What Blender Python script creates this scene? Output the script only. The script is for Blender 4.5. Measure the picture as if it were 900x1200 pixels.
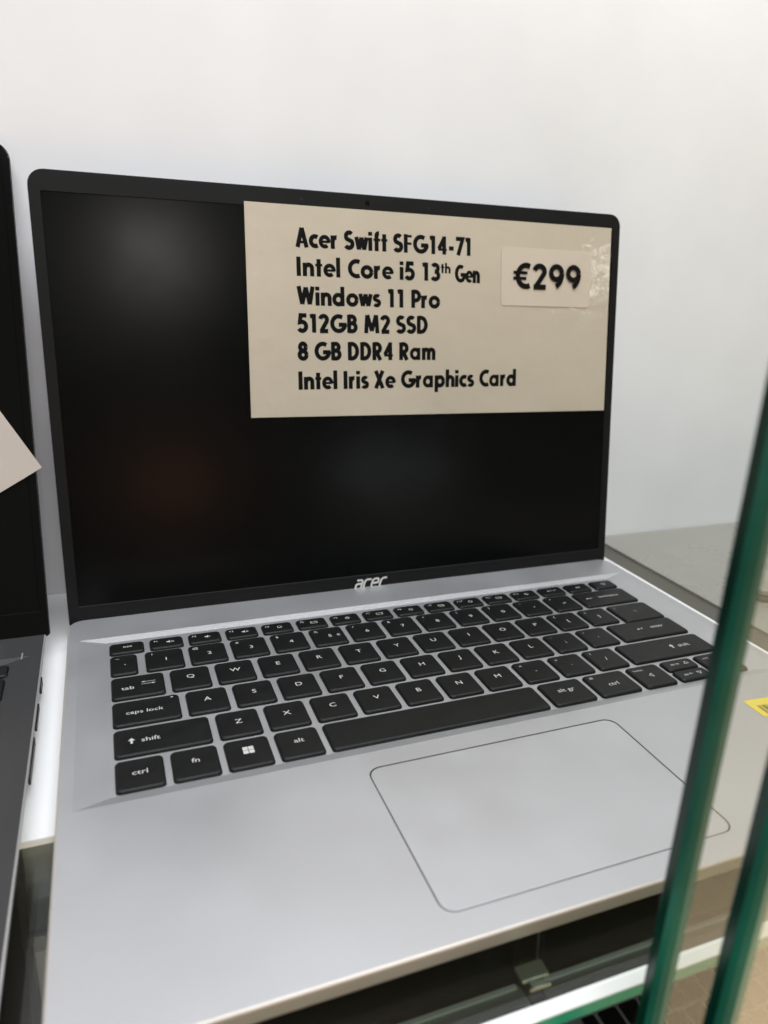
import bpy, bmesh, math, random
from mathutils import Matrix, Vector
random.seed(7)
for o in list(bpy.data.objects): bpy.data.objects.remove(o, do_unlink=True)
sc = bpy.context.scene
C = sc.collection

# ------------------------------------------------------------------ camera
# frame: x along the laptop's front edge, y towards the back wall, z up; z = 0 is the laptop's deck
cam_d = bpy.data.cameras.new('camera'); cam = bpy.data.objects.new('camera', cam_d); C.objects.link(cam)
sc.camera = cam
right = Vector((0.9345, -0.3537, 0.0397)).normalized()
fwd = Vector((0.3477, 0.8837, -0.3133)).normalized()
right = (right - fwd * right.dot(fwd)).normalized()
up = right.cross(fwd)
M = Matrix((( right.x, up.x, -fwd.x, 0.0245), (right.y, up.y, -fwd.y, -0.1279), (right.z, up.z, -fwd.z, 0.1680), (0, 0, 0, 1)))
cam.matrix_world = M
cam_d.sensor_fit = 'HORIZONTAL'; cam_d.sensor_width = 36.0; cam_d.lens = 34.09
cam_d.clip_start = 0.005; cam_d.clip_end = 50
cam_d.dof.use_dof = True; cam_d.dof.focus_distance = 0.32; cam_d.dof.aperture_fstop = 13.0

# ------------------------------------------------------------------ light
w = bpy.data.worlds.new('World'); sc.world = w; w.use_nodes = True
# the shop around the cabinet: dim above, a warm-lit tan floor below
WN, WL = w.node_tree.nodes, w.node_tree.links
bg = WN['Background']; bg.inputs[1].default_value = 1.0
wtc = WN.new('ShaderNodeTexCoord'); wsep = WN.new('ShaderNodeSeparateXYZ'); WL.new(wtc.outputs['Generated'], wsep.inputs[0])
wmr = WN.new('ShaderNodeMapRange'); wmr.interpolation_type = 'SMOOTHSTEP'; wmr.inputs[1].default_value = -0.45; wmr.inputs[2].default_value = 0.02
WL.new(wsep.outputs['Z'], wmr.inputs[0])
wmix = WN.new('ShaderNodeMix'); wmix.data_type = 'RGBA'; WL.new(wmr.outputs[0], wmix.inputs['Factor'])
wmix.inputs['A'].default_value = (0.62, 0.42, 0.235, 1); wmix.inputs['B'].default_value = (0.13, 0.122, 0.11, 1)
WL.new(wmix.outputs['Result'], bg.inputs[0])
def area(name, loc, target, sx, sy, power, col):
    d = bpy.data.lights.new(name, 'AREA'); d.shape = 'RECTANGLE'; d.size = sx; d.size_y = sy; d.energy = power; d.color = col
    o = bpy.data.objects.new(name, d); C.objects.link(o); o.location = loc
    o.rotation_euler = (Vector(target) - Vector(loc)).to_track_quat('-Z', 'Y').to_euler()
    return o
area('ceiling_light', (0.15, -0.75, 1.65), (0.15, 0.25, 0.05), 1.6, 0.7, 31.0, (0.92, 0.958, 1.0))
area('cabinet_top_light', (0.15, 0.10, 1.25), (0.15, 0.16, 0.0), 1.6, 0.26, 10.5, (0.935, 0.962, 1.0))
area('warm_veil_lamp', (2.0, -1.75, -1.45), (0.2, 0.0, 0.0), 3.6, 2.8, 36.0, (1.0, 0.76, 0.50))  # unseen warm area lamp added for the tan veil on the door panes
area('unseen_spotlight', (0.40, -4.6, 1.62), (0.15, 0.2, 0.1), 0.40, 0.30, 12.0, (1.0, 0.95, 0.88))
area('unseen_spotlight', (2.72, -2.85, 1.13), (0.28, 0.2, 0.16), 0.14, 0.10, 2.0, (1.0, 0.96, 0.9))  # small unseen lamp added for glints on the card's coating
area('grey_glow_lamp', (1.85, -4.2, 0.06), (0.2, 0.2, 0.1), 0.70, 0.25, 4.0, (0.92, 0.95, 1.0))  # unseen lamp added for the grey glow on the dark screen
area('red_glow_lamp', (0.40, -4.4, 0.10), (0.1, 0.2, 0.1), 0.50, 0.12, 2.6, (1.0, 0.42, 0.22))  # unseen red lamp added for the reddish glow on the screen
sc.cycles.max_bounces = 16; sc.cycles.diffuse_bounces = 8; sc.cycles.transparent_max_bounces = 24
sc.view_settings.view_transform = 'Standard'; sc.view_settings.look = 'None'; sc.view_settings.exposure = 0.0; sc.view_settings.gamma = 1.0

# ------------------------------------------------------------------ materials
def mat(name, col, rough=0.5, metal=0.0, spec=0.5, coat=0.0, coat_rough=0.1, noise=0.0, nscale=60.0, bump=0.0, bscale=900.0, rnoise=0.0, bdist=0.0002, ndetail=4.0):
    m = bpy.data.materials.new(name); m.use_nodes = True
    nt = m.node_tree; N = nt.nodes; L = nt.links; b = N['Principled BSDF']
    b.inputs['Base Color'].default_value = (*col, 1); b.inputs['Roughness'].default_value = rough
    b.inputs['Metallic'].default_value = metal; b.inputs['Specular IOR Level'].default_value = spec
    b.inputs['Coat Weight'].default_value = coat; b.inputs['Coat Roughness'].default_value = coat_rough
    tc = N.new('ShaderNodeTexCoord')
    if noise or rnoise:
        n = N.new('ShaderNodeTexNoise'); n.inputs['Scale'].default_value = nscale; n.inputs['Detail'].default_value = ndetail
        L.new(tc.outputs['Object'], n.inputs['Vector'])
        if noise:
            mr = N.new('ShaderNodeMapRange'); mr.inputs[1].default_value = 0.25; mr.inputs[2].default_value = 0.75
            mr.inputs[3].default_value = 1 - noise; mr.inputs[4].default_value = 1 + noise; L.new(n.outputs['Fac'], mr.inputs[0])
            vm = N.new('ShaderNodeVectorMath'); vm.operation = 'SCALE'; vm.inputs[0].default_value = col
            L.new(mr.outputs[0], vm.inputs['Scale']); L.new(vm.outputs[0], b.inputs['Base Color'])
        if rnoise:
            mr = N.new('ShaderNodeMapRange'); mr.inputs[1].default_value = 0.3; mr.inputs[2].default_value = 0.7
            mr.inputs[3].default_value = max(0.02, rough - rnoise); mr.inputs[4].default_value = rough + rnoise
            L.new(n.outputs['Fac'], mr.inputs[0]); L.new(mr.outputs[0], b.inputs['Roughness'])
    if bump:
        n2 = N.new('ShaderNodeTexNoise'); n2.inputs['Scale'].default_value = bscale; n2.inputs['Detail'].default_value = 3
        L.new(tc.outputs['Object'], n2.inputs['Vector'])
        bp = N.new('ShaderNodeBump'); bp.inputs['Strength'].default_value = bump; bp.inputs['Distance'].default_value = bdist
        L.new(n2.outputs['Fac'], bp.inputs['Height']); L.new(bp.outputs[0], b.inputs['Normal'])
        if coat: L.new(bp.outputs[0], b.inputs['Coat Normal'])
    return m

def thin_glass(name, tint, veil):
    m = bpy.data.materials.new(name); m.use_nodes = True
    nt = m.node_tree; N = nt.nodes; L = nt.links; N.remove(N['Principled BSDF'])
    out = N['Material Output']; g = N.new('ShaderNodeNewGeometry')
    dot = N.new('ShaderNodeVectorMath'); dot.operation = 'DOT_PRODUCT'; L.new(g.outputs['Incoming'], dot.inputs[0]); L.new(g.outputs['Normal'], dot.inputs[1])
    def math_(op, a, b=None, c=None):
        n = N.new('ShaderNodeMath'); n.operation = op
        for i, v in enumerate((a, b, c)):
            if v is None: continue
            if isinstance(v, (int, float)): n.inputs[i].default_value = v
            else: L.new(v, n.inputs[i])
        return n.outputs[0]
    f = math_('MULTIPLY_ADD', math_('POWER', math_('SUBTRACT', 1.0, math_('ABSOLUTE', dot.outputs['Value'])), 5.0), 0.96, 0.042)
    tr = N.new('ShaderNodeBsdfTransparent'); tr.inputs[0].default_value = (*tint, 1)
    gl = N.new('ShaderNodeBsdfGlossy'); gl.inputs['Roughness'].default_value = 0.02
    df = N.new('ShaderNodeBsdfDiffuse'); df.inputs[0].default_value = (0.78, 0.68, 0.53, 1)  # tan haze: the warm reflected veil put into the glass colour
    no = N.new('ShaderNodeTexNoise'); no.inputs['Scale'].default_value = 22; no.inputs['Detail'].default_value = 6
    tc = N.new('ShaderNodeTexCoord'); L.new(tc.outputs['Object'], no.inputs['Vector'])
    m1 = N.new('ShaderNodeMixShader'); L.new(math_('MULTIPLY', no.outputs['Fac'], veil * 2), m1.inputs[0]); L.new(tr.outputs[0], m1.inputs[1]); L.new(df.outputs[0], m1.inputs[2])
    m2 = N.new('ShaderNodeMixShader'); L.new(f, m2.inputs[0]); L.new(m1.outputs[0], m2.inputs[1]); L.new(gl.outputs[0], m2.inputs[2])
    L.new(m2.outputs[0], out.inputs[0])
    return m

MT = dict(
    wall=mat('white_wall_panel', (0.885, 0.885, 0.905), 0.45, spec=0.35, noise=0.055, nscale=9, ndetail=4, bump=0.05, bscale=30, bdist=0.001),
    board=mat('white_shelf_board', (0.82, 0.82, 0.82), 0.5, noise=0.015, nscale=30),
    silver=mat('silver_aluminium', (0.485, 0.487, 0.50), 0.42, metal=0.66, noise=0.03, nscale=24, rnoise=0.06, bump=0.06, bscale=2600, bdist=0.00005),
    pad=mat('silver_touchpad', (0.485, 0.487, 0.50), 0.39, metal=0.58, noise=0.03, nscale=35, rnoise=0.07),
    shell=mat('warm_tinted_silver_sides', (0.50, 0.46, 0.41), 0.42, metal=0.45, noise=0.02, nscale=60),  # warm reflection from the floor put into the silver's tan tint
    groove=mat('dark_groove', (0.02, 0.02, 0.02), 0.6),
    key=mat('black_key_plastic', (0.007, 0.0073, 0.007), 0.45, spec=0.24, bump=0.12, bscale=3500, bdist=0.00005, noise=0.15, nscale=120, rnoise=0.05),
    legend=mat('key_legend_print', (0.52, 0.51, 0.49), 0.6),
    bezel=mat('black_bezel_plastic', (0.007, 0.007, 0.007), 0.5, spec=0.2, bump=0.1, bscale=3000, bdist=0.00004),
    screen=mat('dark_screen_panel', (0.002, 0.0024, 0.0024), 0.22, spec=0.12, rnoise=0.05, nscale=10),
    gloss=mat('glossy_black_screen', (0.003, 0.003, 0.003), 0.08, spec=0.35),
    rubber=mat('black_rubber', (0.02, 0.02, 0.02), 0.8),
    logo=mat('chrome_logo', (0.80, 0.79, 0.76), 0.3, metal=0.4),
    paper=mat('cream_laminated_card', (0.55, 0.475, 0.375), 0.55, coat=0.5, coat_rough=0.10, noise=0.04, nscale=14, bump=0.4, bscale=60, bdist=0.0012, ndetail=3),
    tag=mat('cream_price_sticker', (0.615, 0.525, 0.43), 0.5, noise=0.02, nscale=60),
    tag2=mat('plain_cream_paper', (0.50, 0.43, 0.375), 0.6, noise=0.06, nscale=20),
    tag3=mat('grey_tag_paper', (0.34, 0.335, 0.33), 0.6, noise=0.04, nscale=20), tag4=mat('dark_grey_tag_header', (0.20, 0.20, 0.20), 0.6),
    ink=mat('black_ink', (0.004, 0.004, 0.004), 0.7, spec=0.12),
    gun=mat('gunmetal_deck', (0.055, 0.055, 0.057), 0.36, metal=0.5, noise=0.03, nscale=60, rnoise=0.05),
    sideSilver=mat('bright_side_metal', (0.62, 0.62, 0.62), 0.35, metal=0.7),
    port=mat('port_black', (0.006, 0.006, 0.006), 0.5),
    lidgrey=mat('taupe_lid', (0.30, 0.295, 0.262), 0.38, metal=0.25, noise=0.05, nscale=18, rnoise=0.05),
    greyboard=mat('glossy_taupe_board', (0.285, 0.275, 0.243), 0.30, spec=0.5, noise=0.07, nscale=16, rnoise=0.08, bump=0.04, bscale=30, bdist=0.001),
    lidside=mat('dark_taupe_side', (0.105, 0.098, 0.080), 0.5, metal=0.2),
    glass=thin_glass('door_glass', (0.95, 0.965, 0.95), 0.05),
    shelfglass=thin_glass('shelf_glass', (0.88, 0.945, 0.925), 0.003),
    edge=mat('dark_green_glass_edge', (0.0006, 0.034, 0.022), 0.20, spec=0.5, noise=0.45, nscale=22),
    edge_lit=mat('lit_green_glass_edge', (0.009, 0.135, 0.088), 0.25, spec=0.4, noise=0.5, nscale=22),  # paler copy of the edge green, reflected light put into its colour
    shelfedge=mat('bright_green_shelf_edge', (0.004, 0.36, 0.21), 0.3, noise=0.1, nscale=20),
    arris=mat('highlight_white', (0.83, 0.85, 0.82), 0.4),  # bright highlight put into a white colour, for shelf bevel and hinge line
    yellow=mat('yellow_sticker', (0.80, 0.62, 0.03), 0.45),
    steel=mat('steel_clip', (0.36, 0.34, 0.28), 0.28, metal=0.85),
    cabinet=mat('dark_cabinet_floor', (0.06, 0.06, 0.06), 0.6, noise=0.2, nscale=15),
)

# ------------------------------------------------------------------ mesh helpers
def link(name, me, m=None, parent=None, loc=None):
    o = bpy.data.objects.new(name, me); C.objects.link(o)
    if m is not None:
        if len(me.materials) == 0: me.materials.append(MT[m])
    if parent is not None: o.parent = parent
    if loc is not None: o.location = loc
    return o
def obj(name, bm, m, parent=None, loc=None, smooth=False):
    bmesh.ops.recalc_face_normals(bm, faces=bm.faces)
    me = bpy.data.meshes.new(name); bm.to_mesh(me); bm.free()
    if smooth:
        for p in me.polygons: p.use_smooth = True
    return link(name, me, m, parent, loc)
def empty(name, loc=(0, 0, 0), rot=(0, 0, 0)):
    o = bpy.data.objects.new(name, None); C.objects.link(o); o.location = loc; o.rotation_euler = rot; o.empty_display_size = 0.02
    return o
def tag(o, label=None, cat=None, group=None, kind=None):
    if label: o['label'] = label
    if cat: o['category'] = cat
    if group: o['group'] = group
    if kind: o['kind'] = kind
    return o
def rrect(x0, y0, x1, y1, r, n=5):
    rs = r if isinstance(r, (tuple, list)) else (r,) * 4
    pts = []
    for (cx, cy, a0, q) in ((x1, y0, -90, rs[0]), (x1, y1, 0, rs[1]), (x0, y1, 90, rs[2]), (x0, y0, 180, rs[3])):
        sx = -1 if cx == x1 else 1; sy = 1 if cy == y0 else -1
        for k in range(n + 1):
            a = math.radians(a0 + 90 * k / n)
            pts.append((cx + sx * q + q * math.cos(a), cy + sy * q + q * math.sin(a)))
    return pts
def loops(bm, rings, cap_bottom=True, cap_top=True):
    """rings: list of lists of 3-D points of equal count; returns the vertex rings"""
    V = [[bm.verts.new(p) for p in r] for r in rings]
    for a, b in zip(V, V[1:]):
        n = len(a)
        for i in range(n): bm.faces.new((a[i], a[(i + 1) % n], b[(i + 1) % n], b[i]))
    if cap_bottom: bm.faces.new(list(reversed(V[0])))
    if cap_top: bm.faces.new(V[-1])
    return V
def slab(x0, y0, x1, y1, z0, z1, r=0.001, bev=0.0003, n=4, bm=None, bb=None):
    bm = bm or bmesh.new(); bb = bev if bb is None else bb
    prof = [(z0, bb), (z0 + bb, 0.0), (z1 - bev, 0.0), (z1 - bev * 0.3, bev * 0.3), (z1, bev)] if bev > 0 else [(z0, 0), (z1, 0)]
    rings = []
    for z, i in prof:
        rr = [max(q - i, 0.00005) for q in r] if isinstance(r, (tuple, list)) else max(r - i, 0.00005)
        rings.append([(x, y, z) for x, y in rrect(x0 + i, y0 + i, x1 - i, y1 - i, rr, n)])
    loops(bm, rings)
    return bm
def box(x0, y0, z0, x1, y1, z1, bm=None):
    bm = bm or bmesh.new()
    loops(bm, [[(x0, y0, z), (x1, y0, z), (x1, y1, z), (x0, y1, z)] for z in (z0, z1)])
    return bm
def prism_z(poly, z0, z1):
    bm = bmesh.new(); loops(bm, [[(x, y, z) for x, y in poly] for z in (z0, z1)]); return bm
def prism_x(poly, x0, x1):
    bm = bmesh.new(); loops(bm, [[(x, y, z) for y, z in poly] for x in (x0, x1)]); return bm

_txt = {}
def text_mesh(body, bold=0.0):
    """flat outlines of a string at size 1, as (verts, faces)"""
    k = (body, bold)
    if k not in _txt:
        cu = bpy.data.curves.new('t', 'FONT'); cu.body = body; cu.size = 1.0; cu.offset = bold; cu.resolution_u = 3; cu.fill_mode = 'FRONT'
        o = bpy.data.objects.new('t', cu); C.objects.link(o)
        dg = bpy.context.evaluated_depsgraph_get(); dg.update()
        me = bpy.data.meshes.new_from_object(o.evaluated_get(dg))
        _txt[k] = ([tuple(v.co) for v in me.vertices], [tuple(p.vertices) for p in me.polygons])
        bpy.data.objects.remove(o); bpy.data.meshes.remove(me); bpy.data.curves.remove(cu)
    return _txt[k]
def put_text(bm, body, x, y, size=None, width=None, height=None, align='C', bold=0.0, xs=1.0, z=0.0):
    """adds the string to bm in the xy plane; y is the baseline for align L, the centre for C"""
    vs, fs = text_mesh(body, bold)
    xa = min(v[0] for v in vs); xb = max(v[0] for v in vs); ya = min(v[1] for v in vs); yb = max(v[1] for v in vs)
    if size is not None: kx = size * xs; ky = size
    else: kx = width / (xb - xa); ky = height
    if align == 'C': ox = x - kx * (xa + xb) / 2; oy = y - ky * (ya + yb) / 2
    else: ox = x - kx * xa; oy = y
    V = [bm.verts.new((ox + kx * a, oy + ky * b, z)) for a, b, _ in vs]
    for f in fs:
        try: bm.faces.new([V[i] for i in f])
        except ValueError: pass
def quad(bm, x0, y0, x1, y1, z=0.0):
    bm.faces.new([bm.verts.new(p) for p in ((x0, y0, z), (x1, y0, z), (x1, y1, z), (x0, y1, z))])
def poly(bm, pts, z=0.0): bm.faces.new([bm.verts.new((x, y, z)) for x, y in pts])
def stroke(bm, pts, wd, z=0.0):
    """flat ribbon along a polyline with mitred joints"""
    n = len(pts); L_ = []; R_ = []
    for i, p in enumerate(pts):
        a = Vector(pts[max(i - 1, 0)]); b = Vector(pts[min(i + 1, n - 1)]); p = Vector(p)
        d1 = (p - a).normalized() if i else (b - p).normalized(); d2 = (b - p).normalized() if i < n - 1 else d1
        t = (d1 + d2).normalized(); nn = Vector((-t.y, t.x)); k = wd / 2 / max(0.5, nn.dot(Vector((-d1.y, d1.x))))
        L_.append(bm.verts.new((*(p + nn * k), z))); R_.append(bm.verts.new((*(p - nn * k), z)))
    for i in range(n - 1): bm.faces.new((L_[i], R_[i], R_[i + 1], L_[i + 1]))

def arc(cx, cy, rx, ry, a0, a1, n=14):
    return [(cx + rx * math.cos(math.radians(a0 + (a1 - a0) * i / n)), cy + ry * math.sin(math.radians(a0 + (a1 - a0) * i / n))) for i in range(n + 1)]
# heavy condensed geometric lettering: centre lines, cap height 1, stroke about 0.2; (strokes, advance)
T_ = 0.1; X_ = 0.70
def bowl(cx, r=0.19, h=X_): return arc(cx, h / 2, r, h / 2 - T_, 0, 360, 24)
GL = {
 'A': ([[(0.09, 0), (0.30, 1)], [(0.51, 0), (0.30, 1)], [(0.16, 0.27), (0.44, 0.27)]], 0.62), 'B': ([[(0.11, 0), (0.11, 1)], [(0.1, 0.9)] + arc(0.24, 0.715, 0.15, 0.185, 90, -90) + [(0.1, 0.53)], [(0.1, 0.53)] + arc(0.25, 0.315, 0.18, 0.215, 90, -90) + [(0.1, 0.1)]], 0.57),
 'C': ([arc(0.42, 0.5, 0.30, 0.40, 62, 298)], 0.60), 'D': ([[(0.11, 0), (0.11, 1)], [(0.1, 0.9), (0.2, 0.9)] + arc(0.22, 0.5, 0.26, 0.40, 90, -90) + [(0.1, 0.1)]], 0.62),
 'F': ([[(0.11, 0), (0.11, 1)], [(0.1, 0.9), (0.42, 0.9)], [(0.1, 0.5), (0.40, 0.5)]], 0.47), 'G': ([arc(0.42, 0.5, 0.31, 0.40, 55, 345) + [(0.71, 0.44), (0.42, 0.44)]], 0.81),
 'I': ([[(0.11, 0), (0.11, 1)]], 0.27), 'M': ([[(0.10, 0), (0.16, 1.0)], [(0.17, 1.0), (0.38, 0.12)], [(0.38, 0.12), (0.59, 1.0)], [(0.60, 1.0), (0.66, 0)]], 0.80),
 'P': ([[(0.11, 0), (0.11, 1)], [(0.1, 0.9)] + arc(0.24, 0.66, 0.17, 0.24, 90, -90) + [(0.1, 0.42)]], 0.50), 'R': ([[(0.11, 0), (0.11, 1)], [(0.1, 0.9)] + arc(0.24, 0.68, 0.17, 0.22, 90, -90) + [(0.1, 0.46)], [(0.22, 0.48), (0.42, 0)]], 0.57),
 'S': ([arc(0.25, 0.70, 0.155, 0.20, 40, 225) + arc(0.23, 0.31, 0.175, 0.21, 55, -150)[1:]], 0.52), 'W': ([[(0.09, 1), (0.23, 0.06)], [(0.23, 0.06), (0.40, 0.95)], [(0.40, 0.95), (0.57, 0.06)], [(0.57, 0.06), (0.71, 1)]], 0.82),
 'X': ([[(0.09, 0), (0.45, 1)], [(0.45, 0), (0.09, 1)]], 0.58),
 'a': ([bowl(0.28), [(0.47, 0), (0.47, X_)]], 0.64), 'c': ([arc(0.29, 0.35, 0.20, 0.25, 55, 305)], 0.45), 'd': ([bowl(0.28), [(0.47, 0), (0.47, 1.04)]], 0.64),
 'e': ([[(0.10, 0.345), (0.50, 0.345)], arc(0.28, 0.35, 0.19, 0.25, -8, 312, 24)], 0.56), 'f': ([[(0.17, 0), (0.17, 0.82)] + arc(0.29, 0.84, 0.12, 0.11, 175, 85, 5), [(0.02, 0.60), (0.36, 0.60)]], 0.38),
 'h': ([[(0.10, 0), (0.10, 1.04)], [(0.10, 0.38)] + arc(0.26, 0.42, 0.15, 0.18, 150, 0) + [(0.41, 0)]], 0.53), 'i': ([[(0.10, 0), (0.10, X_)], [(0.10, 0.80), (0.10, 1.0)]], 0.24),
 'l': ([[(0.10, 0), (0.10, 1.04)]], 0.24), 'm': ([[(0.10, 0), (0.10, X_)], [(0.10, 0.38)] + arc(0.24, 0.44, 0.13, 0.16, 150, 0) + [(0.37, 0)], [(0.37, 0.38)] + arc(0.51, 0.44, 0.13, 0.16, 150, 0) + [(0.64, 0)]], 0.76),
 'n': ([[(0.10, 0), (0.10, X_)], [(0.10, 0.38)] + arc(0.26, 0.42, 0.15, 0.18, 150, 0) + [(0.41, 0)]], 0.53), 'o': ([bowl(0.29, 0.20)], 0.59),
 'p': ([bowl(0.30), [(0.11, -0.28), (0.11, X_)]], 0.62), 'r': ([[(0.10, 0), (0.10, X_)], [(0.10, 0.36)] + arc(0.27, 0.42, 0.16, 0.18, 165, 80, 8)], 0.38),
 's': ([arc(0.21, 0.49, 0.115, 0.125, 35, 225) + arc(0.20, 0.225, 0.125, 0.135, 60, -150)[1:]], 0.42), 't': ([[(0.17, 0), (0.17, 0.92)], [(0.02, 0.60), (0.33, 0.60)]], 0.36),
 'w': ([[(0.07, X_), (0.19, 0.04)], [(0.19, 0.04), (0.32, 0.68)], [(0.32, 0.68), (0.45, 0.04)], [(0.45, 0.04), (0.57, X_)]], 0.65),
 '1': ([[(0.25, 0), (0.25, 1.0)], [(0.07, 0.86), (0.25, 0.91)]], 0.46), '2': ([arc(0.24, 0.70, 0.16, 0.20, 170, -25, 12) + [(0.13, 0.10)], [(0.06, 0.09), (0.45, 0.09)]], 0.53),
 '3': ([arc(0.22, 0.71, 0.14, 0.19, 150, -70, 12) + [(0.2, 0.53)], [(0.2, 0.53)] + arc(0.22, 0.31, 0.165, 0.21, 75, -150, 12)], 0.50), '4': ([[(0.36, 0), (0.36, 1.0)], [(0.38, 0.95), (0.08, 0.30)], [(0.04, 0.27), (0.50, 0.27)]], 0.56),
 '5': ([[(0.43, 0.91), (0.16, 0.91), (0.12, 0.55)] + arc(0.22, 0.33, 0.18, 0.24, 100, -150, 14)], 0.52), '7': ([[(0.04, 0.91), (0.40, 0.91), (0.16, 0)]], 0.48),
 '8': ([arc(0.25, 0.72, 0.135, 0.185, 0, 360, 20), arc(0.25, 0.30, 0.165, 0.205, 0, 360, 20)], 0.53), '9': ([arc(0.26, 0.66, 0.175, 0.25, 0, 360, 24), arc(0.13, 0.62, 0.31, 0.53, 4, -66, 12)], 0.56),
 '-': ([[(0.05, 0.36), (0.30, 0.36)]], 0.38), ' ': ([], 0.26),
 '€': ([arc(0.42, 0.5, 0.26, 0.41, 62, 298), [(0.02, 0.62), (0.46, 0.62)], [(0.02, 0.40), (0.43, 0.40)]], 0.61),
}
def heavy_text(body, width, cap, wt=0.2):
    """one line of heavy lettering, left end at x = 0, baseline y = 0"""
    adv = sum(GL[c][1] for c in body); kx = width / (adv - 0.05); bm = bmesh.new(); x = 0.0; zi = 0
    tw = min(wt * kx, wt * cap) * 1.0
    for c in body:
        for s in GL[c][0]:
            stroke(bm, [((x + px) * kx, py * cap) for px, py in s], (0.58 if c in 'eAFft4€' and len(s) == 2 and s[0][1] == s[1][1] else 1.0) * (0.90 if c in 'eas' else 1.0) * wt * cap * (0.95 if kx >= cap * 0.9 else 0.86), zi * 1.5e-6); zi = (zi + 1) % 6
        x += GL[c][1]
    return bm

# ------------------------------------------------------------------ the setting
BOARD = -0.0115                      # top of the white board
WY = 0.286                           # face of the back wall
o = obj('wall_back', box(-0.75, WY, -0.376, 1.15, WY + 0.010, 0.80), 'wall'); tag(o, kind='structure')
o = obj('shelf_board', slab(-0.70, 0.0885, 0.3370, WY - 0.0005, BOARD - 0.003, BOARD, 0.001, 0.0003), 'board'); tag(o, kind='structure')
o = obj('shelf_board_grey', slab(0.3545, 0.0200, 1.10, WY - 0.0005, BOARD - 0.003, BOARD, 0.001, 0.0004), 'greyboard'); tag(o, kind='structure')
o = obj('dark_gap_strip', slab(0.3374, 0.0200, 0.3541, WY - 0.0005, BOARD - 0.003, BOARD - 0.0016, 0.0004, 0.0001), 'lidside'); tag(o, kind='structure')  # dark strip added where the open gap between the boards looks dark
o = obj('cabinet_floor', box(-0.75, -0.06, -0.386, 1.15, WY - 0.0005, -0.3765), 'cabinet'); tag(o, kind='structure')

# glass shelf that carries the board
gs = empty('glass_shelf', (0.15, 0.15, BOARD - 0.009))
def under(parent, name, bm, m, **k):
    o = obj(name, bm, m, parent, **k); o.matrix_parent_inverse = Matrix.Translation(parent.location).inverted(); return o
ST = BOARD - 0.0031; SB = ST - 0.006; SF = -0.0150
under(gs, 'glass_sheet', box(-0.70, SF + 0.0032, SB, 1.10, WY - 0.0005, ST), 'shelfglass')
under(gs, 'front_edge', prism_x([(SF, SB), (SF + 0.0031, SB), (SF + 0.0031, ST - 0.0021), (SF, ST - 0.0021)], -0.70, 1.10), 'shelfedge')
under(gs, 'highlight_bevel', prism_x([(SF, ST - 0.0020), (SF + 0.0031, ST - 0.0020), (SF + 0.0031, ST), (SF + 0.0022, ST), (SF, ST - 0.0016)], -0.70, 1.10), 'arris')
tag(gs, 'clear glass shelf with bright green front edge under the white board', 'shelf')

# ------------------------------------------------------------------ laptops
W, D = 0.3154, 0.2231
def key_bm(wd, dp, h=0.0023):
    bm = bmesh.new(); x, y = wd / 2, dp / 2; rings = []
    for z, i, r in ((0, 0.0, 0.0016), (h - 0.0008, 0.0001, 0.0016), (h - 0.00025, 0.0004, 0.0017), (h, 0.0010, 0.0016)):
        rings.append([(a, b, z) for a, b in rrect(-x + i, -y + i, x - i, y - i, r, 4)])
    loops(bm, rings); return bm
_keys = {}
def key_mesh(wd, dp):
    k = (round(wd, 5), round(dp, 5))
    if k not in _keys:
        bm = key_bm(wd, dp); bmesh.ops.recalc_face_normals(bm, faces=bm.faces)
        me = bpy.data.meshes.new('key'); bm.to_mesh(me); bm.free(); me.materials.append(MT['key'])
        for p in me.polygons: p.use_smooth = len(p.vertices) == 4
        _keys[k] = me
    return _keys[k]
P = 0.01905; CW = P - 0.0024
def row(first, chars, cx0): return [(cx0 + i * P - CW / 2, cx0 + i * P + CW / 2, c) for i, c in enumerate(chars)]
YN, YQ, YA, YZ, YB = 0.1740, 0.15468, 0.13535, 0.11602, 0.0969
KH = 0.0170
LAY = []           # (x0, x1, y0, y1, legend id)
def add_row(y, cells, h=KH):
    for a, b, c in cells: LAY.append((a, b, y - h / 2, y + h / 2, c))
fn = ['esc'] + ['F%d' % i for i in range(1, 13)] + ['prt', 'del', 'pwr']
add_row(0.18925, [(0.0255 + i * 0.01752 - 0.0076, 0.0255 + i * 0.01752 + 0.0076, c) for i, c in enumerate(fn)], 0.0098)
add_row(YN, [(0.0180, 0.0295, '`')] + row(0, ['n' + c for c in '1234567890'] + ['-', '='], 0.0410) + [(0.2612, 0.2955, 'backspace')])
add_row(YQ, [(0.0180, 0.0394, 'tab')] + row(0, list('QWERTYUIOP') + ['[', ']'], 0.0501))
LAY.append((0.2703, 0.2955, YQ - KH / 2 - 0.0019, YQ + KH / 2, '\\'))
add_row(YA, [(0.0180, 0.0439, 'caps')] + row(0, list('ASDFGHJKL') + [';', "'"], 0.0546) + [(0.2558, 0.2955, 'enter')])
add_row(YZ, [(0.0180, 0.0531, 'shift')] + row(0, list('ZXCVBNM') + [',', '.', '/'], 0.0638) + [(0.2460, 0.2955, 'rshift')])
add_row(YB, [(0.0180, 0.0346, 'ctrl'), (0.0368, 0.0535, 'fn'), (0.0557, 0.0724, 'win'), (0.0746, 0.0914, 'alt'), (0.0936, 0.1882, 'space'),
             (0.1905, 0.2115, 'altgr'), (0.2138, 0.2350, 'rctrl'), (0.2373, 0.2545, 'left'), (0.2765, 0.2955, 'right')])
LAY.append((0.2567, 0.2743, YB + 0.0002, YB + KH / 2, 'up')); LAY.append((0.2567, 0.2743, YB - KH / 2, YB - 0.0002, 'down'))

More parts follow.
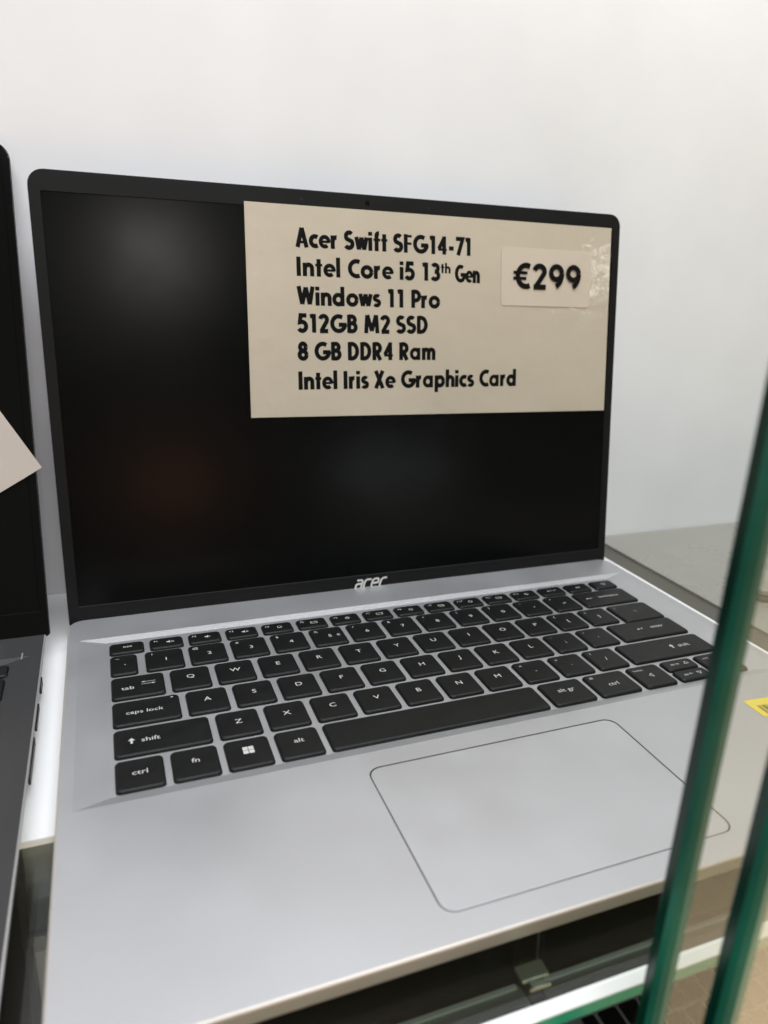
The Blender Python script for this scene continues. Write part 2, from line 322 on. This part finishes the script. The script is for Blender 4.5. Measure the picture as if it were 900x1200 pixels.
def legend_bm(c, wd, dp):
    bm = bmesh.new(); S = 0.0038; xs = 1.16; tl = (-wd / 2 + 0.0032, dp / 2 - 0.0036)
    def T(s, x=0, y=0, k=1.0, b=0.0): put_text(bm, s, x, y, S * k, bold=b, xs=xs)
    def small(s): T(s, tl[0], tl[1], 0.62)
    if len(c) == 1 and c.isalpha(): T(c, 0, 0.0008, 1.0)
    elif c[0] == 'n' and len(c) == 2:
        T(c[1], 0.0006, -0.0004, 0.95); small({'1': '!', '2': '@', '3': '#', '4': '$', '5': '%', '6': '^', '7': '&', '8': '*', '9': '(', '0': ')'}[c[1]])
        if c[1] == '5': T('€', 0.0048, -0.0004, 0.7)
    elif c == '-': T('-', 0.0006, -0.0006); small('_')
    elif c == '=': T('=', 0.0006, -0.0006, 0.9); small('+')
    elif c == '`': T('`', 0.0004, -0.0006); small('~')
    elif c == '[': T('[', 0, -0.0006, 0.85); small('{')
    elif c == ']': T(']', 0, -0.0006, 0.85); small('}')
    elif c == '\\': T('\\', 0, 0.0002, 0.8); small('|')
    elif c == ';': T(';', 0, -0.0006, 0.85); small(':')
    elif c == "'": T("'", 0, -0.0006, 0.85); small('"')
    elif c == ',': T(',', 0, -0.0006, 0.9); small('<')
    elif c == '.': T('.', 0, -0.0006, 0.9); small('>')
    elif c == '/': T('/', 0, -0.0004, 1.0); small('?')
    elif c == 'tab':
        T('tab', -0.0042, -0.0012, 0.92)
        for s, y in ((1, 0.0020), (-1, 0.0003)):
            quad(bm, 0.0013, y - 0.00011, 0.0070, y + 0.00011)
            xe = 0.0026 if s > 0 else 0.0057; poly(bm, [(xe - s * 0.0012, y), (xe, y - 0.0006), (xe, y + 0.0006)][::s])
    elif c == 'caps': T('caps lock', -0.0008, -0.0008, 0.86); quad(bm, wd / 2 - 0.0034, dp / 2 - 0.0025, wd / 2 - 0.0024, dp / 2 - 0.0021)
    elif c in ('shift', 'rshift'):
        x = -0.0112 if c == 'shift' else 0.0035
        poly(bm, [(x - 0.0013, 0.0002), (x + 0.0013, 0.0002), (x, 0.0017)]); quad(bm, x - 0.0004, -0.0016, x + 0.0004, 0.0001)
        T('shift', x + 0.0068, -0.0002, 0.92)
    elif c == 'ctrl': T('ctrl', 0, 0.0004, 0.92)
    elif c == 'rctrl': T('ctrl', 0, -0.0008, 0.92); quad(bm, tl[0] - 0.0008, tl[1], tl[0] + 0.0010, tl[1] + 0.0003); quad(bm, tl[0] - 0.0008, tl[1] + 0.0008, tl[0] + 0.0010, tl[1] + 0.0011)
    elif c == 'fn': T('fn', 0, 0.0010, 0.92)
    elif c == 'alt': T('alt', 0, 0.0012, 0.92)
    elif c == 'altgr': T('alt gr', 0, 0.0008, 0.92)
    elif c == 'win':
        g = 0.00012; q = 0.0020
        for sx in (0, 1):
            for sy in (0, 1): quad(bm, (g if sx else -q), 0.0010 + (g if sy else -q), (q if sx else -g), 0.0010 + (q if sy else -g))
    elif c == 'backspace': T('backspace', 0.0028, 0.0004, 0.72); stroke(bm, [(-0.0112, 0.0004), (-0.0082, 0.0004)], 0.0003); poly(bm, [(-0.0124, 0.0004), (-0.0112, -0.0003), (-0.0112, 0.0011)])
    elif c == 'enter': T('enter', 0.0064, 0.0006, 0.85); stroke(bm, [(-0.0028, 0.0014), (-0.0028, 0.0004), (-0.0050, 0.0004)], 0.0003); poly(bm, [(-0.0062, 0.0004), (-0.0050, -0.0003), (-0.0050, 0.0011)])
    elif c == 'esc': T('esc', 0.0004, 0.0004, 0.72)
    elif c == 'del': T('del', 0, 0, 0.62)
    elif c == 'prt': T('prt sc', 0, 0, 0.55)
    elif c == 'pwr': stroke(bm, [(0.0011 * math.sin(math.radians(a)), 0.0011 * math.cos(math.radians(a))) for a in range(35, 330, 24)], 0.00028); quad(bm, -0.00014, 0.0002, 0.00014, 0.0015)
    elif c in ('left', 'right', 'up', 'down'):
        dx, dy = {'left': (-1, 0), 'right': (1, 0), 'up': (0, 1), 'down': (0, -1)}[c]; k = 0.0012; ox = 0.0038 if c in ('up', 'down') else 0
        pts = [(ox + dx * k - dy * s * k * 0.9, dy * k * 1 - (dx * s * k * 0.9)) for s in ()] or [(ox + dx * k, dy * k), (ox - dx * k * 0.5 - dy * k, -dy * k * 0.5 + dx * k), (ox - dx * k * 0.5 + dy * k, -dy * k * 0.5 - dx * k), (ox + dx * k, dy * k)]
        stroke(bm, pts, 0.0003); T({'left': 'home', 'right': 'end', 'up': 'pg up', 'down': 'pg dn'}[c], (-0.0024 if c in ('up', 'down') else tl[0] + 0.0016), (0 if c in ('up', 'down') else tl[1]), 0.5)
    elif c.startswith('F'):
        put_text(bm, c, -wd / 2 + 0.0029, 0.0016, S * 0.48, xs=xs)
        n = int(c[1:])
        if n <= 3:
            poly(bm, [(0.0, -0.0004), (0.0007, -0.0004), (0.0016, -0.0011), (0.0016, 0.0011), (0.0007, 0.0004), (0.0, 0.0004)])
            for k in range(n - 1): stroke(bm, [(0.0021 + k * 0.0007, -0.0007), (0.0024 + k * 0.0007, 0), (0.0021 + k * 0.0007, 0.0007)], 0.00025)
            if n == 1: stroke(bm, [(0.0021, -0.0006), (0.0033, 0.0006)], 0.00025); stroke(bm, [(0.0021, 0.0006), (0.0033, -0.0006)], 0.00025)
        else:
            r = [(0.0011 * math.cos(a) + 0.001, 0.0009 * math.sin(a)) for a in [math.tau * k / 8 for k in range(9)]]
            if n % 2: r = [(-0.0006, -0.0008), (0.0026, -0.0008), (0.0026, 0.0008), (-0.0006, 0.0008), (-0.0006, -0.0008)]
            stroke(bm, r, 0.00028)
            if n % 3 == 0: quad(bm, 0.0007, -0.0001, 0.0013, 0.0004)
    return bm
_leg = {}
def legend_mesh(c, wd, dp):
    if c == 'space': return None
    if c not in _leg:
        bm = legend_bm(c, wd, dp); me = bpy.data.meshes.new('legend'); bm.to_mesh(me); bm.free(); me.materials.append(MT['legend']); _leg[c] = me
    return _leg[c]

def build_keys(root, z, dx=0.0, dy=0.0, legends=True):
    for x0, x1, y0, y1, c in LAY:
        k = link('key', key_mesh(x1 - x0, y1 - y0), None, root, ((x0 + x1) / 2 + dx, (y0 + y1) / 2 + dy, z))
        if legends and c != 'space':
            link('legend', legend_mesh(c, x1 - x0, y1 - y0), None, k, (0, 0, 0.00234))

def build_base(root, wd, dp, th, deck_mat, side_mat, recess=0.0012, y0=0.0835, y1=0.2015, pad=(0.1019, 0.0098, 0.2064, 0.0743), xr=(0.005, 0.0165), rc=0.007):
    """base shell: rounded sides, deck with tapered keyboard recess and a touchpad set in a groove (deck at z = 0)"""
    bm = bmesh.new()
    V = loops(bm, [[(x, y, z) for x, y in rrect(i, i, wd - i, dp - i * 0.2, max(rc - i, 0.001), 6)] for z, i in
                   ((-th, 0.0042), (-th + 0.0008, 0.0030), (-0.0018, 0.0004), (-0.0007, 0.0), (-0.0002, 0.0002), (0.0, 0.0007))], cap_top=False)
    shell_faces = set(bm.faces)
    def loop_edges(pts):
        vs = [bm.verts.new((x, y, 0)) for x, y in pts]
        return vs, [bm.edges.new((vs[i], vs[(i + 1) % len(vs)])) for i in range(len(vs))]
    top = V[-1]; E_ = [bm.edges.get((top[i], top[(i + 1) % len(top)])) for i in range(len(top))]
    a, b = xr
    rc_pts = [(a, y0), (b, y0), (wd - b, y0), (wd - a, y0), (wd - a, y1), (wd - b, y1), (b, y1), (a, y1)]
    rv, re = loop_edges(rc_pts)
    g = 0.0005
    pv, pe = loop_edges(rrect(pad[0] - g, pad[1] - g, pad[2] + g, pad[3] + g, 0.0048, 6))
    bmesh.ops.triangle_fill(bm, use_beauty=True, use_dissolve=False, edges=E_ + re + pe)
    # recess facets
    wv = 0.0048; wb = 0.0034
    i = [bm.verts.new((x, y, -recess)) for x, y in ((b, y0 + wv), (wd - b, y0 + wv), (wd - b, y1 - wb), (b, y1 - wb))]
    F = bm.faces.new
    F((rv[0], rv[1], i[0])); F((rv[1], rv[2], i[1], i[0])); F((rv[2], rv[3], i[1])); F((rv[3], rv[4], i[2], i[1]))
    F((rv[4], rv[5], i[2])); F((rv[5], rv[6], i[3], i[2])); F((rv[6], rv[7], i[3])); F((rv[7], rv[0], i[0], i[3])); F((i[0], i[1], i[2], i[3]))
    # groove wall round the touchpad
    lo = [bm.verts.new((v.co.x, v.co.y, -0.0006)) for v in pv]
    for k in range(len(pv)): F((pv[k], pv[(k + 1) % len(pv)], lo[(k + 1) % len(pv)], lo[k]))
    bmesh.ops.recalc_face_normals(bm, faces=bm.faces)
    me = bpy.data.meshes.new('base'); 
    for f in bm.faces: f.material_index = 1 if f in shell_faces else 0
    bm.to_mesh(me); bm.free(); me.materials.append(MT[deck_mat]); me.materials.append(MT[side_mat])
    o = link('base', me, None, root)
    tp = obj('touchpad', slab(pad[0], pad[1], pad[2], pad[3], -0.0010, -0.00008, 0.0045, 0.00012, 6), 'pad' if deck_mat == 'silver' else deck_mat, root)
    gr = obj('touchpad_groove', slab(pad[0] - 0.0008, pad[1] - 0.0008, pad[2] + 0.0008, pad[3] + 0.0008, -0.0020, -0.0005, 0.005, 0.0001, 6), 'groove', tp)
    return o
def lid_frame(root, y, z, ang): return Matrix.Translation((0, y, z)) @ Matrix.Rotation(ang, 4, 'X')
def build_lid(root, wd, ht, hy, hz, ang, shell_mat, bez=(0.0050, 0.0098, 0.0050, 0.0090), scr='screen', bezmat='bezel', th=0.0044):
    """lid local frame: x right, y up the lid, z out of the screen (face at z = 0)"""
    lid = obj('lid', slab(0, 0, wd, ht, -th, -0.0006, (0.0015, 0.007, 0.007, 0.0015), 0.0007, 6, bb=0.0012), shell_mat, root)
    lid.matrix_local = lid_frame(root, hy, hz, ang)
    l, b, r, t = bez
    bm = bmesh.new()
    outer = rrect(0.0003, 0.0002, wd - 0.0003, ht - 0.0003, (0.0014, 0.0068, 0.0068, 0.0014), 6)
    inner = rrect(l, b, wd - r, ht - t, 0.0006, 6)
    R_ = [[bm.verts.new((x, y, z)) for x, y in pts] for pts, z in ((outer, -0.0005), (outer, -0.0001), ([(x, y) for x, y in rrect(0.0006, 0.0005, wd - 0.0006, ht - 0.0006, (0.0012, 0.0066, 0.0066, 0.0012), 6)], 0.0), (inner, 0.0), (rrect(l + 0.0003, b + 0.0003, wd - r - 0.0003, ht - t - 0.0003, 0.0005, 6), -0.00045))]
    for a_, b_ in zip(R_, R_[1:]):
        for i in range(len(a_)): bm.faces.new((a_[i], a_[(i + 1) % len(a_)], b_[(i + 1) % len(a_)], b_[i]))
    obj('bezel', bm, bezmat, lid)
    obj('screen', slab(l + 0.0001, b + 0.0001, wd - r - 0.0001, ht - t - 0.0001, -0.00055, -0.0004, 0.0006, 0.00002, 4), scr, lid)
    return lid

# ---- the laptop on show
lap = empty('open_laptop', (0, 0, 0))
tag(lap, 'open silver laptop with black keyboard and large cream specification card on its screen', 'laptop')
build_base(lap, W, D, 0.0096, 'silver', 'shell')
build_keys(lap, -0.0021)
ANG = math.radians(81.96); LH = 0.2106; HY, HZ = 0.2231, -0.0032
lid = build_lid(lap, W, LH, HY, HZ, ANG, 'silver', bez=(0.0050, 0.0098, 0.0050, 0.0093))
bm = bmesh.new()
for x0 in (0.0, W - 0.052): pass
obj('hinge', slab(0.030, D - 0.0035, W - 0.030, D - 0.0004, -0.0075, -0.0012, 0.001, 0.0004), 'bezel', lap)
bm.free()
bm = bmesh.new(); bmesh.ops.create_circle(bm, cap_ends=True, radius=0.0013, segments=20)
cl = obj('webcam', bm, 'gloss', lid, (W / 2, LH - 0.0045, 0.00008))
for x, w_ in ((0.1231, 0.0006), (0.192, 0.0006)):
    bm = bmesh.new(); bmesh.ops.create_circle(bm, cap_ends=True, radius=w_, segments=12); obj('microphone_hole', bm, 'port', lid, (x, LH - 0.0047, 0.00008))
# logo strokes
bm = bmesh.new()
ltr = {'a': ([[(0.12, 1.0), (0.72, 1.0), (0.86, 0.9), (0.88, 0.72), (0.80, 0.0)], [(0.84, 0.56), (0.25, 0.56), (0.06, 0.42), (0.04, 0.14), (0.18, 0.0), (0.80, 0.0)]], 1.02),
       'c': ([[(0.95, 1.0), (0.38, 1.0), (0.16, 0.88), (0.05, 0.5), (0.04, 0.14), (0.2, 0.0), (0.85, 0.0)]], 0.98),
       'e': ([[(0.05, 0.46), (0.88, 0.52), (0.92, 0.86), (0.80, 1.0), (0.36, 1.0), (0.15, 0.86), (0.04, 0.5), (0.05, 0.13), (0.2, 0.0), (0.88, 0.0)]], 1.04),
       'r': ([[(0.04, -0.1), (0.12, 0.7), (0.28, 0.93), (0.5, 1.0), (0.92, 1.0)]], 0.95)}
x = 0.0; k = 0.0047
for ch in 'acer':
    st, adv = ltr[ch]
    for s in st: stroke(bm, [((x + px * 0.92 + 0.22 * py) * k * 1.0, py * k) for px, py in s], 0.00105)
    x += adv
obj('logo', bm, 'logo', lid, (0.1472, 0.0026, 0.00012))
for x0, x1, ya, yb in ((0.03, 0.285, 0.192, 0.199), (0.03, 0.285, 0.098, 0.104)):
    obj('rubber_foot', slab(x0, ya, x1, yb, BOARD, -0.0090, 0.003, 0.0004), 'rubber', lap)
# yellow barcode sticker on the palm rest
st = obj('barcode_sticker', slab(0, 0, 0.034, 0.0118, 0.0, 0.00012, 0.0004, 0.00003), 'yellow', lap, (0.2690, 0.0558, 0.00002)); st.rotation_euler[2] = math.radians(-3.0)
bm = bmesh.new(); x = 0.0032
while x < 0.031:
    wd_ = random.choice((0.0003, 0.0005, 0.0008)); quad(bm, x, 0.0010, x + wd_, 0.0074); x += wd_ + random.choice((0.0003, 0.0005, 0.0007))
obj('barcode', bm, 'ink', st, (0, 0, 0.00016))
# side ports (right side)
for ya, yb in ((0.150, 0.163), (0.172, 0.186)): obj('port', box(W - 0.0006, ya, -0.0062, W + 0.00005, yb, -0.0034), 'port', lap)

# ---- specification card taped to the screen: frame of the lid
LM = lid_frame(None, HY, HZ, ANG)
card = empty('specification_card'); card.matrix_world = LM @ Matrix.Translation((0.0, 0.0, 0.0002))
tag(card, 'cream laminated card of black laptop specifications with a price, on the dark screen', 'card')
# slightly bowed sheet
nx, ny = 48, 24; c0 = [(0.0934, 0.0992), (0.3090, 0.0972), (0.3087, 0.2025), (0.0945, 0.2028)]
def sheet_z(x, y):
    u = min(max((x - 0.094) / 0.215, 0), 1); v = min(max((y - 0.098) / 0.1045, 0), 1)
    return 0.0004 + 0.0006 * math.sin(math.pi * u) * math.sin(math.pi * v) + 0.00012 * math.sin(9 * u + 3 * v) + 0.00010 * math.sin(5 * v - 13 * u)
bm = bmesh.new(); tv = []; bv = []
for j in range(ny + 1):
    ra = []; rb = []
    for i in range(nx + 1):
        u, v = i / nx, j / ny
        px = (1 - v) * ((1 - u) * c0[0][0] + u * c0[1][0]) + v * ((1 - u) * c0[3][0] + u * c0[2][0])
        py = (1 - v) * ((1 - u) * c0[0][1] + u * c0[1][1]) + v * ((1 - u) * c0[3][1] + u * c0[2][1])
        zz = sheet_z(px, py); ra.append(bm.verts.new((px, py, zz))); rb.append(bm.verts.new((px, py, zz - 0.0003)))
    tv.append(ra); bv.append(rb)
for j in range(ny):
    for i in range(nx):
        bm.faces.new((tv[j][i], tv[j][i + 1], tv[j + 1][i + 1], tv[j + 1][i])); bm.faces.new((bv[j + 1][i], bv[j + 1][i + 1], bv[j][i + 1], bv[j][i]))
ring = [(0, i) for i in range(nx)] + [(j, nx) for j in range(ny)] + [(ny, i) for i in range(nx, 0, -1)] + [(j, 0) for j in range(ny, 0, -1)]
for (j0, i0), (j1, i1) in zip(ring, ring[1:] + ring[:1]): bm.faces.new((tv[j0][i0], bv[j0][i0], bv[j1][i1], tv[j1][i1]))
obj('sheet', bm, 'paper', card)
def card_line(name, body, x0, x1, yb, cap, z, parent, wt=0.2):
    bm = heavy_text(body, x1 - x0, cap, wt)
    for v in bm.verts: v.co = (v.co.x + x0, v.co.y + yb, v.co.z + (sheet_z(v.co.x + x0, v.co.y + yb) + 0.00004 if z is None else z))
    me = bpy.data.meshes.new(name); bm.to_mesh(me); bm.free(); link(name, me, 'ink', parent)
for body, x0, x1, yb in (('Acer Swift SFG14-71', 0.1192, 0.2172, 0.1829), ('Windows 11 Pro', 0.1190, 0.1979, 0.1549), ('512GB M2 SSD', 0.1188, 0.1910, 0.1415),
                         ('8 GB DDR4 Ram', 0.1186, 0.1954, 0.1276), ('Intel Iris Xe Graphics Card', 0.1184, 0.2470, 0.1128), ('Intel Core i5 13', 0.1191, 0.1982, 0.1691), ('Gen', 0.2072, 0.2219, 0.1688)):
    card_line('text_line', body, x0, x1, yb, 0.0093, None, card, 0.250)
card_line('text_line', 'th', 0.1986, 0.2044, 0.1733, 0.0052, None, card, 0.24)
bm = slab(0.2356, 0.1574, 0.2952, 0.1888, 0.0, 0.00013, 0.002, 0.00004)
for v in bm.verts: v.co.z += sheet_z(v.co.x, v.co.y) + 0.00012
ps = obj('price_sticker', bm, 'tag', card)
bm = heavy_text('€299', 0.0452, 0.0140, 0.215)
for v in bm.verts: v.co = (v.co.x + 0.2428, v.co.y + 0.1667, v.co.z + 0.00006 + max(sheet_z(0.2356, 0.1574), sheet_z(0.2952, 0.1888), sheet_z(0.2356, 0.1888), sheet_z(0.2952, 0.1574)) + 0.00025)
me = bpy.data.meshes.new('price_text'); bm.to_mesh(me); bm.free(); link('price_text', me, 'ink', ps)

# ---- the neighbouring dark laptop
nb = empty('grey_laptop', (-0.0095 - 0.335, -0.008, 0.0))
tag(nb, 'open dark grey laptop with silver side, cut off beside the silver laptop', 'laptop')
W2, D2 = 0.335, 0.2265
build_base(nb, W2, D2, 0.0102, 'gun', 'sideSilver', pad=(0.110, 0.010, 0.225, 0.074), rc=0.006)
build_keys(nb, -0.0021, dx=0.026, dy=0.002)
l2 = build_lid(nb, W2 + 0.0017, 0.2290, 0.2205, -0.001, math.atan2(1, 0.3091), 'gun', bez=(0.0035, 0.012, 0.0035, 0.007), scr='gloss', bezmat='gloss')
for ya, yb, za, zb in ((0.178, 0.186, -0.0062, -0.0026), (0.150, 0.166, -0.0058, -0.0034), (0.118, 0.142, -0.0062, -0.0030)):
    obj('port', box(W2 - 0.0008, ya, za, W2 + 0.00008, yb, zb), 'port', nb)
obj('rubber_foot', slab(0.03, 0.190, 0.30, 0.198, BOARD, -0.0100, 0.003, 0.0004), 'rubber', nb)
obj('rubber_foot', slab(0.03, 0.105, 0.30, 0.111, BOARD, -0.0100, 0.003, 0.0004), 'rubber', nb)
bm = bmesh.new(); quad(bm, 0, 0, 0.0006, 0.006); obj('status_mark', bm, 'lidgrey', nb, (W2 - 0.009, 0.199, 0.00006))
bm = bmesh.new(); put_text(bm, 'r', 0, 0, 0.0065, bold=0.02); obj('logo', bm, 'logo', l2, (W2 - 0.0205, 0.0035, 0.0002))
# tilted paper on it
pc = empty('tilted_paper'); pc.matrix_world = Matrix.Translation((-0.0078, 0.2128, 0.0)) @ Matrix.Rotation(math.atan2(1, 0.3091), 4, 'X') @ Matrix.Translation((0.0027, 0.0782, 0.0006)) @ Matrix.Rotation(math.radians(30), 4, 'Z')
bm = slab(-0.16, 0.0, 0.0, 0.10, 0.0, 0.0003, 0.0002, 0.0)
obj('sheet', bm, 'tag2', pc)
tag(pc, 'blank cream paper taped askew on the dark grey laptop screen', 'paper')

# ---- small case on the grey board
ch = empty('small_case', (0.3815, 0.1625, BOARD + 0.0001), (0, 0, math.radians(-25)))
obj('lower_half', slab(0, 0, 0.060, 0.018, 0.0, 0.0034, 0.004, 0.0010, 6), 'lidside', ch)
obj('upper_half', slab(0.0002, 0.0002, 0.0598, 0.0178, 0.0035, 0.0078, 0.004, 0.0012, 6), 'lidgrey', ch)
tag(ch, 'small flat grey case lying on the grey board behind the glass doors', 'case')

# ---- laptops on the shelf below
def lower_laptop(x, y, z, label, deck, lid_h, lean):
    r = empty('lower_laptop', (x, y, z)); tag(r, label, 'laptop', 'open laptops on the lower shelf')
    build_base(r, 0.308, 0.222, 0.0130, deck, deck)
    build_keys(r, -0.0021, dx=-0.004, legends=False)
    build_lid(r, 0.308, lid_h, 0.2215, -0.002, math.radians(90 - lean), deck)
    obj('added_hinge_strip', slab(0.004, 0.2165, 0.304, 0.2200, -0.0004, 0.0022, 0.0004, 0.0003), 'arris' if deck == 'silver' else 'gun', r)  # strip added for the lit hinge line, white on silver decks
    return r
LZ = -0.362
lower_laptop(-0.345, 0.002, LZ, 'open dark laptop on the lower shelf with a paper tag on its screen', 'gun', 0.236, 4)
lower_laptop(-0.012, 0.008, LZ, 'open silver laptop on the lower shelf directly under the silver laptop', 'silver', 0.205, 5)
lower_laptop(0.312, 0.006, LZ, 'open silver laptop on the lower shelf seen past the green shelf edge', 'silver', 0.205, 5)
t = empty('screen_tag'); t.matrix_world = Matrix.Translation((-0.0445, 0.2325, -0.297)) @ Matrix.Rotation(math.radians(86), 4, 'X')
obj('sheet', slab(0, 0, 0.055, 0.093, 0.0, 0.0004, 0.0005, 0.0), 'tag3', t)
obj('header_strip', slab(0, 0.083, 0.055, 0.093, 0.0005, 0.0007, 0.0005, 0.0), 'tag4', t)
tag(t, 'dim paper tag on the dark laptop screen on the lower shelf', 'paper')

# ---- steel shelf clip under the front of the glass shelf
k = empty('shelf_clip', (0.1225, 0.0015, SB - 0.004))
obj('upper_jaw', slab(0, -0.0026, 0.0088, 0.0024, 0.0028, 0.0039, 0.0006, 0.0002), 'steel', k)
obj('lower_jaw', slab(0.0014, -0.0046, 0.0084, -0.0038, 0.0014, 0.0026, 0.0005, 0.0002), 'steel', k)
obj('jaw_web', slab(0.0026, -0.0042, 0.0070, 0.001, 0.0016, 0.0027, 0.0005, 0.0001), 'steel', k)
tag(k, 'small steel clip under the front of the glass shelf', 'clip')

# ------------------------------------------------------------------ sliding glass doors
def door(x0, x1, yn, yf, label):
    d = empty('glass_door', (x0, (yn + yf) / 2, -0.376)); ym = (yn + yf) / 2
    za, zb = -0.376, 0.62
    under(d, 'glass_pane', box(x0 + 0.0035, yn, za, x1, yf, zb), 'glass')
    under(d, 'ground_edge', prism_z([(x0 + 0.0034, yf), (x0 + 0.0006, yf), (x0, yf - 0.0006), (x0, ym), (x0 + 0.0034, ym)], za, zb), 'edge')
    under(d, 'arris', prism_z([(x0 + 0.0034, ym - 0.00005), (x0 + 0.00005, ym - 0.00005), (x0 + 0.0004, yn + 0.0012), (x0 + 0.0014, yn), (x0 + 0.0034, yn)], za, zb), 'edge_lit')
    tag(d, label, 'glass door', 'sliding glass doors')
door(0.1380, 0.70, -0.0330, -0.0270, 'rear sliding glass door pane whose green edge crosses the corner of the keyboard')
door(0.1423, 0.90, -0.0475, -0.0415, 'front sliding glass door pane whose green edge stands right of the other')
